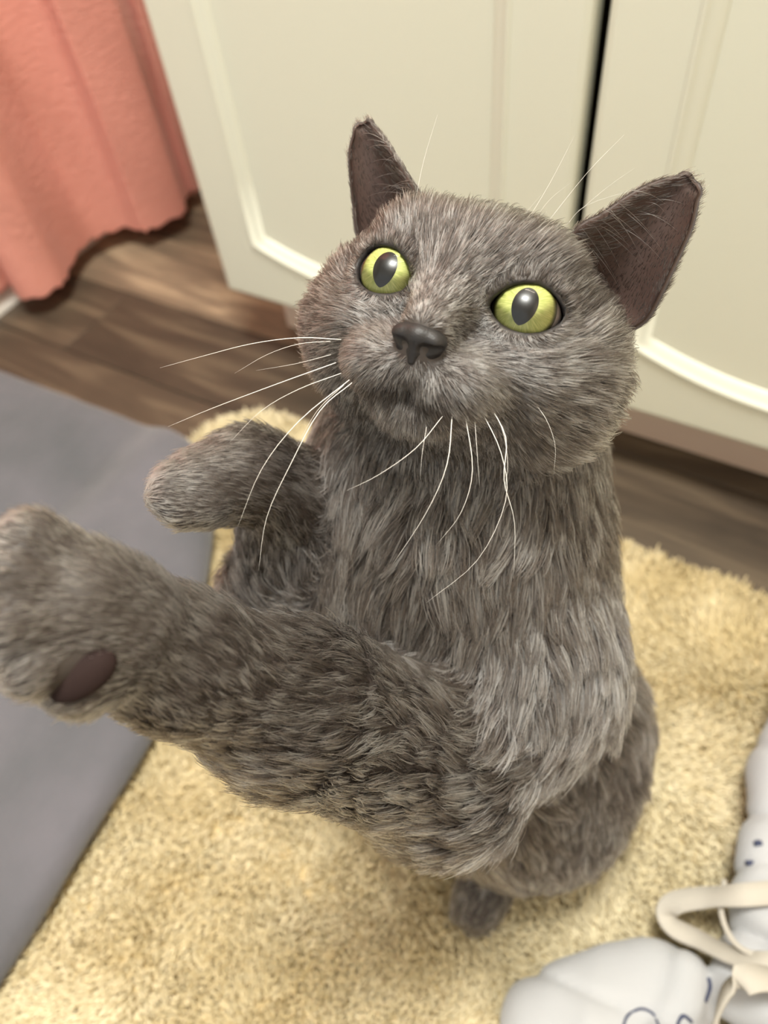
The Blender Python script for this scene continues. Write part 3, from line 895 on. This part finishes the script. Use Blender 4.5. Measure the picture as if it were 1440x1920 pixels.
# whiskers --------------------------------------------------------------------
wm = material('white_whisker', srgb(240, 236, 230), .35)
WH = [
    ([(-0.1068, 0.1359, 0.4223), (-0.1176, 0.1302, 0.4237), (-0.1301, 0.1232, 0.4226), (-0.1428, 0.1153, 0.4198), (-0.1560, 0.1090, 0.4156)], 0.000120),
    ([(-0.1093, 0.1340, 0.4223), (-0.1197, 0.1319, 0.4194), (-0.1296, 0.1278, 0.4151), (-0.1390, 0.1217, 0.4093)], 0.000090),
    ([(-0.1048, 0.1292, 0.4197), (-0.1172, 0.1166, 0.4175), (-0.1318, 0.1036, 0.4136), (-0.1445, 0.0954, 0.4080)], 0.000120),
    ([(-0.1020, 0.1272, 0.4184), (-0.1109, 0.1179, 0.4167), (-0.1185, 0.1089, 0.4132), (-0.1249, 0.0992, 0.4064)], 0.000098),
    ([(-0.0989, 0.1264, 0.4177), (-0.1057, 0.1094, 0.4139), (-0.1100, 0.0947, 0.4067), (-0.1123, 0.0813, 0.3942)], 0.000128),
    ([(-0.0980, 0.1262, 0.4171), (-0.1016, 0.1144, 0.4152), (-0.1025, 0.0988, 0.4083), (-0.1036, 0.0855, 0.3992), (-0.1019, 0.0749, 0.3879)], 0.000128),
    ([(-0.1002, 0.1252, 0.4163), (-0.1052, 0.1174, 0.4111), (-0.1088, 0.1087, 0.4022)], 0.000082),
    ([(-0.1069, 0.1301, 0.4212), (-0.1157, 0.1245, 0.4192), (-0.1278, 0.1201, 0.4158)], 0.000067),
    ([(-0.0712, 0.1297, 0.4120), (-0.0738, 0.1186, 0.4087), (-0.0801, 0.1083, 0.4051), (-0.0875, 0.1023, 0.4009)], 0.000105),
    ([(-0.0692, 0.1316, 0.4122), (-0.0643, 0.1185, 0.4067), (-0.0649, 0.1070, 0.3985), (-0.0700, 0.0946, 0.3854)], 0.000120),
    ([(-0.0665, 0.1340, 0.4111), (-0.0584, 0.1221, 0.4037), (-0.0573, 0.1128, 0.3960), (-0.0611, 0.1052, 0.3880)], 0.000105),
    ([(-0.0637, 0.1378, 0.4110), (-0.0534, 0.1298, 0.4049), (-0.0478, 0.1210, 0.3967), (-0.0498, 0.1076, 0.3842), (-0.0594, 0.0942, 0.3738)], 0.000112),
    ([(-0.0632, 0.1409, 0.4115), (-0.0541, 0.1342, 0.4068), (-0.0499, 0.1243, 0.4011), (-0.0436, 0.1180, 0.3929), (-0.0392, 0.1089, 0.3801)], 0.000128),
    ([(-0.0644, 0.1409, 0.4120), (-0.0567, 0.1370, 0.4072), (-0.0518, 0.1311, 0.3999), (-0.0506, 0.1264, 0.3939)], 0.000105),
    ([(-0.0621, 0.1485, 0.4132), (-0.0502, 0.1480, 0.4073), (-0.0435, 0.1453, 0.3986), (-0.0415, 0.1418, 0.3892)], 0.000090),
    ([(-0.0613, 0.1449, 0.4118), (-0.0522, 0.1488, 0.4075), (-0.0428, 0.1618, 0.3998)], 0.000075),
    ([(-0.0642, 0.1354, 0.4097), (-0.0594, 0.1271, 0.4048), (-0.0557, 0.1212, 0.3981)], 0.000067),
    ([(-0.0744, 0.1260, 0.4098), (-0.0722, 0.1190, 0.4069), (-0.0705, 0.1140, 0.4017)], 0.000060),
    ([(-0.1143, 0.1962, 0.4321), (-0.1153, 0.2043, 0.4402), (-0.1156, 0.2149, 0.4495)], 0.000053),
    ([(-0.0800, 0.2050, 0.4254), (-0.0765, 0.2141, 0.4346), (-0.0740, 0.2257, 0.4445)], 0.000053),
    ([(-0.0783, 0.2052, 0.4247), (-0.0748, 0.2106, 0.4315), (-0.0690, 0.2166, 0.4365)], 0.000038),
    ([(-0.0746, 0.2073, 0.4243), (-0.0673, 0.2213, 0.4361), (-0.0609, 0.2335, 0.4434)], 0.000053),
    ([(-0.0696, 0.2133, 0.4220), (-0.0650, 0.2179, 0.4278), (-0.0515, 0.2264, 0.4319)], 0.000053),
    ([(-0.0681, 0.2181, 0.4243), (-0.0612, 0.2255, 0.4308), (-0.0553, 0.2309, 0.4352)], 0.000038),
    ([(-0.0819, 0.2031, 0.4251), (-0.0801, 0.2066, 0.4290), (-0.0772, 0.2096, 0.4333)], 0.000038),
]
for pts, r0 in WH:
    c_ = catmull(pts, 4); n_ = len(c_)
    catpart(link('whisker', tube_mesh('whisker', c_, [r0 * (1 - .8 * (i / (n_ - 1)) ** 1.5) for i in range(n_)], 5), wm))

# fur ---------------------------------------------------------------------------
T = np.concatenate([Q[:, [0, 1, 2]], Q[:, [0, 2, 3]]])
VN = vert_normals(V, T)
area = np.linalg.norm(np.cross(V[T[:, 1]] - V[T[:, 0]], V[T[:, 2]] - V[T[:, 0]]), axis=1) / 2
tc_ = V[T].mean(1); tk = kind[T[:, 0]]
cq = hl(tc_)
head_w = 1 / (1 + np.exp((np.linalg.norm((cq - [0, -2, 8]) * [1, 1.05, .9], axis=1) - 52) / 4))
head_w[tk > 0] = 1
dens = (1.3 + 4.6 * head_w) * 1e6                       # hairs per square metre
dens[tk == 1] = .9e6; dens[tk == 2] = 3.2e6
tn_ = np.cross(V[T[:, 1]] - V[T[:, 0]], V[T[:, 2]] - V[T[:, 0]]); tn_ /= np.maximum(np.linalg.norm(tn_, axis=1), 1e-12)[:, None]
back_ = (tn_ @ np.array([.35, -.70, .62]) < -.45) & (tk == 0); dens[back_] *= .45
low = tc_[:, 2] < .016; dens[low] = 0
prob = area * dens; NH = int(prob.sum())
tri = rng.choice(len(T), NH, p=prob / prob.sum())
u = rng.random((NH, 2)); fl = u.sum(1) > 1; u[fl] = 1 - u[fl]
w3 = np.c_[1 - u.sum(1), u]
root = (V[T[tri]] * w3[:, :, None]).sum(1); nrm = (VN[T[tri]] * w3[:, :, None]).sum(1)
nrm /= np.maximum(np.linalg.norm(nrm, axis=1), 1e-9)[:, None]
k_ = kind[T[tri][:, 0]]; eu = (EU[T[tri]] * w3).sum(1); ew = (EW[T[tri]] * w3).sum(1)
hq = hl(root)
# leave lids, nose leather and mouth bare
keep = np.ones(NH, bool)
for sgn, c, R in EYES:
    e = (hq - c) @ R
    keep &= ~((almond(e, sgn) < 0.7) & (e[:, 2] > -2) & (np.linalg.norm(hq - c, axis=1) < 18))
nd = np.full(NH, 99.0); nn_ = np.linalg.norm(hq - [0, -14, 46], axis=1) < 16
nd[nn_] = nose_fn(hq[nn_]); keep &= nd > .1
keep &= ~((np.abs(hq[:, 0]) < 6.8) & (hq[:, 1] > -17.2) & (hq[:, 1] < -10) & (hq[:, 2] > 40))
for c_, a_, n_, r_ in PADS: keep &= np.linalg.norm(root - np.array(c_), axis=1) > .0056
root, nrm, k_, eu, ew, hq = [x[keep] for x in (root, nrm, k_, eu, ew, hq)]
NH = len(root)
# flow and length blended from the nearest body parts
flow = np.zeros((NH, 3)); wsum = np.zeros(NH); flen = np.zeros(NH)
for a_, b_, ra, rb, k, L in ALL:
    a_ = np.array(a_); b_ = np.array(b_); ax_ = b_ - a_; ax_ /= np.linalg.norm(ax_)
    dd = sd_cone(root, a_, b_, ra, rb); w = np.exp(-np.clip(dd, -.003, .1) / .0045)
    flow += w[:, None] * ax_; wsum += w; flen += w * L
hd = np.full(NH, .08); nh = np.linalg.norm(hq, axis=1) < 95; hd[nh] = head_fn(root[nh])
w = 3.0 * np.exp(-np.clip(hd, -.003, .1) / .0045)
hflow = hq - np.array([0, -17, 56]); 
hflow[:, 0] *= 1.15; hflow[:, 1] += np.where(hq[:, 1] > 0, 8, -6)
hflow /= np.linalg.norm(hflow, axis=1)[:, None]
hflow = hflow @ HA.T
rn = np.linalg.norm(hq - [0, -14, 50], axis=1)
hl_len = np.interp(rn, [5, 14, 24, 36, 50, 62, 80], [2.6, 3.3, 4.4, 5.8, 8.0, 10.5, 13.0]) / 1000
hl_len *= np.where((np.abs(hq[:, 0]) < 9) & (hq[:, 1] > -14) & (hq[:, 1] < 8), .7, 1)
for sgn, c, R in EYES:
    e = (hq - c) @ R; al = almond(e, sgn); cl = (e[:, 2] > -3) & (np.linalg.norm(hq - c, axis=1) < 20)
    t = np.where(cl, np.clip(1 - (al - .8) / 5, 0, 1), 0)
    away = (e * [1, 1.3, 0]); away /= np.maximum(np.linalg.norm(away, axis=1), 1e-6)[:, None]; away = (away @ R.T) @ HA.T
    hflow = hflow * (1 - .75 * t)[:, None] + away * (.75 * t)[:, None]
    hl_len *= 1 - .62 * t
flow += w[:, None] * hflow; flen += w * hl_len; wsum += w
flow /= wsum[:, None]; flen /= wsum
# gravity on the trunk's long fur
flow += np.array([0, 0, -.25]) * np.clip((flen - .012) / .01, 0, 1)[:, None]
# ears
for s in (-1, 1):
    m = (k_ > 0) & (np.sign(hq[:, 0]) == s)
    if m.any():
        up = earG[s][-1].mean(0) - earG[s][0].mean(0); up /= np.linalg.norm(up)
        flow[m] = up; flen[m] = np.where(k_[m] == 1, .0018, .0026) * np.where(ew[m] > .7, .75, 1)
        fuzz = m & (k_ == 1) & (eu < .22); 
        side = earG[s][6, -1] - earG[s][6, 0]; side /= np.linalg.norm(side)
        flow[fuzz] = side * .6 + up * .7; flen[fuzz] = .0038
flow += rng.normal(size=(NH, 3)) * .10
ft = flow - nrm * (flow * nrm).sum(1)[:, None]
ft /= np.maximum(np.linalg.norm(ft, axis=1), 1e-6)[:, None]
wav = sines(root, (70, 130), 31); wav2 = sines(root, (200, 330), 32)
bt = np.cross(nrm, ft)
lw = np.clip((flen - .008) / .008, 0, 1)
ft = ft + bt * ((.28 + .25 * lw) * wav + (.16 + .22 * lw) * wav2)[:, None]; ft /= np.linalg.norm(ft, axis=1)[:, None]
Ln = flen * np.clip(1 + .20 * rng.normal(size=NH) + .12 * wav2, .35, 1.7)
lift = np.clip(.50 + .12 * rng.normal(size=NH) + .12 * wav, .15, 1.0)
lift[k_ > 0] = .25
K = 5
tt = np.linspace(0, 1, K)
hair = root[:, None, :] + Ln[:, None, None] * (ft[:, None, :] * (tt ** 1.15)[None, :, None] * .92 + nrm[:, None, :] * (lift[:, None] * (tt - .52 * tt ** 2)[None, :])[:, :, None])
# clumping towards sparse guides
gsel = rng.random(NH) < np.where(flen > .0105, .013, .05)
gi = np.where(gsel)[0]
kd = kdtree.KDTree(len(gi))
for n_, g_ in enumerate(gi): kd.insert(root[g_], n_)
kd.balance()
near = np.fromiter((kd.find(r_)[1] for r_ in root), dtype=np.int64, count=NH)
gidx = gi[near]
amt = np.clip((flen - .003) / .009, .12, .95) * (.6 + .5 * rng.random(NH)) * (k_ == 0)
same = (nrm * nrm[gidx]).sum(1) > .6; amt = amt * same
dist = np.linalg.norm(root - root[gidx], axis=1); amt *= np.exp(-(dist / (flen * .7 + .001)) ** 2)
gc = hair[gidx]
prof_ = (tt ** 1.4)[None, :, None] * amt[:, None, None]
hair = hair + (gc - hair) * prof_ * .85
hair += rng.normal(size=(NH, 1, 3)) * (flen * .04)[:, None, None] * tt[None, :, None]
hair[:, :, 2] = np.maximum(hair[:, :, 2], .019)
ear_long = []
for s in (-1, 1):
    g = earG[s]; nv0, nu0 = g.shape[:2]
    for _ in range(18):
        j = int(rng.integers(5, nv0 - 12)); i0 = int(rng.integers(0, 4)); span = int(rng.integers(6, 12))
        a0 = g[j, i0]; b0 = g[min(j + int(rng.integers(1, 6)), nv0 - 1), min(i0 + span, nu0 - 1)]
        bulge = HA @ np.array([0, .2, 1.0]) * .001 * rng.uniform(3, 7)
        ear_long.append([a0 + (b0 - a0) * t_ + bulge * math.sin(math.pi * (.15 + .6 * t_)) for t_ in tt])
ear_long = np.array(ear_long); NE = len(ear_long)
gt = rng.normal(size=len(gi))
ti = np.where(rng.random(NH) < .16)[0]                    # little tufts share a tone
kd2 = kdtree.KDTree(len(ti))
for n_, g_ in enumerate(ti): kd2.insert(root[g_], n_)
kd2.balance()
tuft = rng.normal(size=len(ti))[np.fromiter((kd2.find(r_)[1] for r_ in root), dtype=np.int64, count=NH)]
silver = rng.random(NH) < 1 / (1 + np.exp(1.1 - 1.5 * tuft))
tint = np.where(silver, .82, .17) + .10 * rng.normal(size=NH) + .05 * gt[near] + .09 * sines(root, (40, 80), 33)
armd = np.min([sd_cone(root, *p_[:4]) for p_ in LIMBS[11:20]], axis=0)
arm_w = np.exp(-np.clip(armd - .002, 0, 1) / .006)
tint = tint + .17 * arm_w  # arm fur lightened in colour because it catches too little light
for sgn, c, R in EYES:                                   # pale fur round the lower lids
    e = (hq - c) @ R; al = almond(e, sgn)
    tint = tint + np.where((e[:, 2] > -3) & (e[:, 1] < 1), .30 * np.exp(-np.clip(al, 0, 50) / 4), 0)
shade0 = np.clip(1 / (1 + np.exp((np.linalg.norm(hq, axis=1) - 62) / 8)), 0, 1)
# silvery muzzle, eye surrounds and paw tips, the tips partly painted light; browner trunk
face = np.exp(-(np.linalg.norm((hq - [0, -20, 38]) * [1, 1, 1], axis=1) / 26) ** 2)
tint = tint + .22 * face + .10 * rng.normal(size=NH) * shade0
tint = tint - .17 * shade0 * np.clip((hq[:, 1] - 2) / 10, 0, 1)  # forehead tint darkened to offset the glare of the overhead light
lip = (np.abs(hq[:, 1] + 27.8 + .05 * np.abs(hq[:, 0]) ** 1.3) < 1.8) & (hq[:, 2] > 22) & (np.abs(hq[:, 0]) < 15)
tint[lip] -= .55
tint[k_ == 1] = .28 + .08 * rng.normal(size=(k_ == 1).sum())
pawd = np.min([sd_cone(root, *p_[:4]) for p_ in PAWS], axis=0)
tint = np.clip(tint + .42 * np.exp(-np.clip(pawd, 0, 1) / .006), 0, 1)  # pale toes, raised further to imitate light falling on them
shade = np.maximum(shade0, .7 * arm_w)     # 1 on the head, 0 on the trunk
r_root = np.interp(flen, [.002, .006, .012, .022], [.00008, .00010, .00014, .00017])
r_root = r_root * np.where(silver, 1.3, .92)
rad = r_root[:, None] * np.array([1.0, 1.0, .9, .62, .18])[None, :]
def fur_material():
    m = bpy.data.materials.new('grey_fur'); m.use_nodes = True
    nt = m.node_tree; nt.nodes.remove(nt.nodes['Principled BSDF'])
    h = nt.nodes.new('ShaderNodeBsdfHairPrincipled'); h.parametrization = 'COLOR'
    h.inputs['Roughness'].default_value = .34; h.inputs['Radial Roughness'].default_value = .5; h.inputs['IOR'].default_value = 1.5
    a = nt.nodes.new('ShaderNodeAttribute'); a.attribute_name = 'tint'
    sh = nt.nodes.new('ShaderNodeAttribute'); sh.attribute_name = 'shade'
    hi = nt.nodes.new('ShaderNodeHairInfo')
    r = nt.nodes.new('ShaderNodeValToRGB'); e = r.color_ramp.elements
    e[0].position = 0; e[0].color = srgb(46, 41, 38); e[1].position = 1; e[1].color = srgb(226, 223, 221)
    k = e.new(.5); k.color = srgb(80, 74, 71)
    nt.links.new(a.outputs['Fac'], r.inputs[0])
    r2 = nt.nodes.new('ShaderNodeValToRGB'); e = r2.color_ramp.elements
    e[0].position = 0; e[0].color = srgb(44, 38, 34); e[1].position = 1; e[1].color = srgb(208, 198, 187)
    k = e.new(.5); k.color = srgb(80, 71, 65)
    nt.links.new(a.outputs['Fac'], r2.inputs[0])
    mx = nt.nodes.new('ShaderNodeMix'); mx.data_type = 'RGBA'
    nt.links.new(sh.outputs['Fac'], mx.inputs['Factor']); nt.links.new(r2.outputs[0], mx.inputs['A']); nt.links.new(r.outputs[0], mx.inputs['B'])
    # smoky root, silver tip along each hair
    rp = nt.nodes.new('ShaderNodeValToRGB'); e = rp.color_ramp.elements
    e[0].position = 0; e[0].color = (.27, .255, .245, 1); e[1].position = 1; e[1].color = (1.35, 1.34, 1.33, 1)
    nt.links.new(hi.outputs['Intercept'], rp.inputs[0])
    m2 = nt.nodes.new('ShaderNodeMix'); m2.data_type = 'RGBA'; m2.blend_type = 'MULTIPLY'; m2.inputs['Factor'].default_value = 1
    nt.links.new(mx.outputs['Result'], m2.inputs['A']); nt.links.new(rp.outputs[0], m2.inputs['B'])
    nt.links.new(m2.outputs['Result'], h.inputs['Color'])
    nt.links.new(h.outputs[0], nt.nodes['Material Output'].inputs[0])
    return m
hair = np.concatenate([hair, ear_long]); rad = np.concatenate([rad, np.tile(.00007 * np.array([1, 1, .9, .6, .2]), (NE, 1))])
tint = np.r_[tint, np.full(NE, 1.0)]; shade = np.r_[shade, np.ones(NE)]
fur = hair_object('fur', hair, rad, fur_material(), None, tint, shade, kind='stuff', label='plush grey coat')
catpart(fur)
print('HAIRS', NH, 'BODY', len(V))
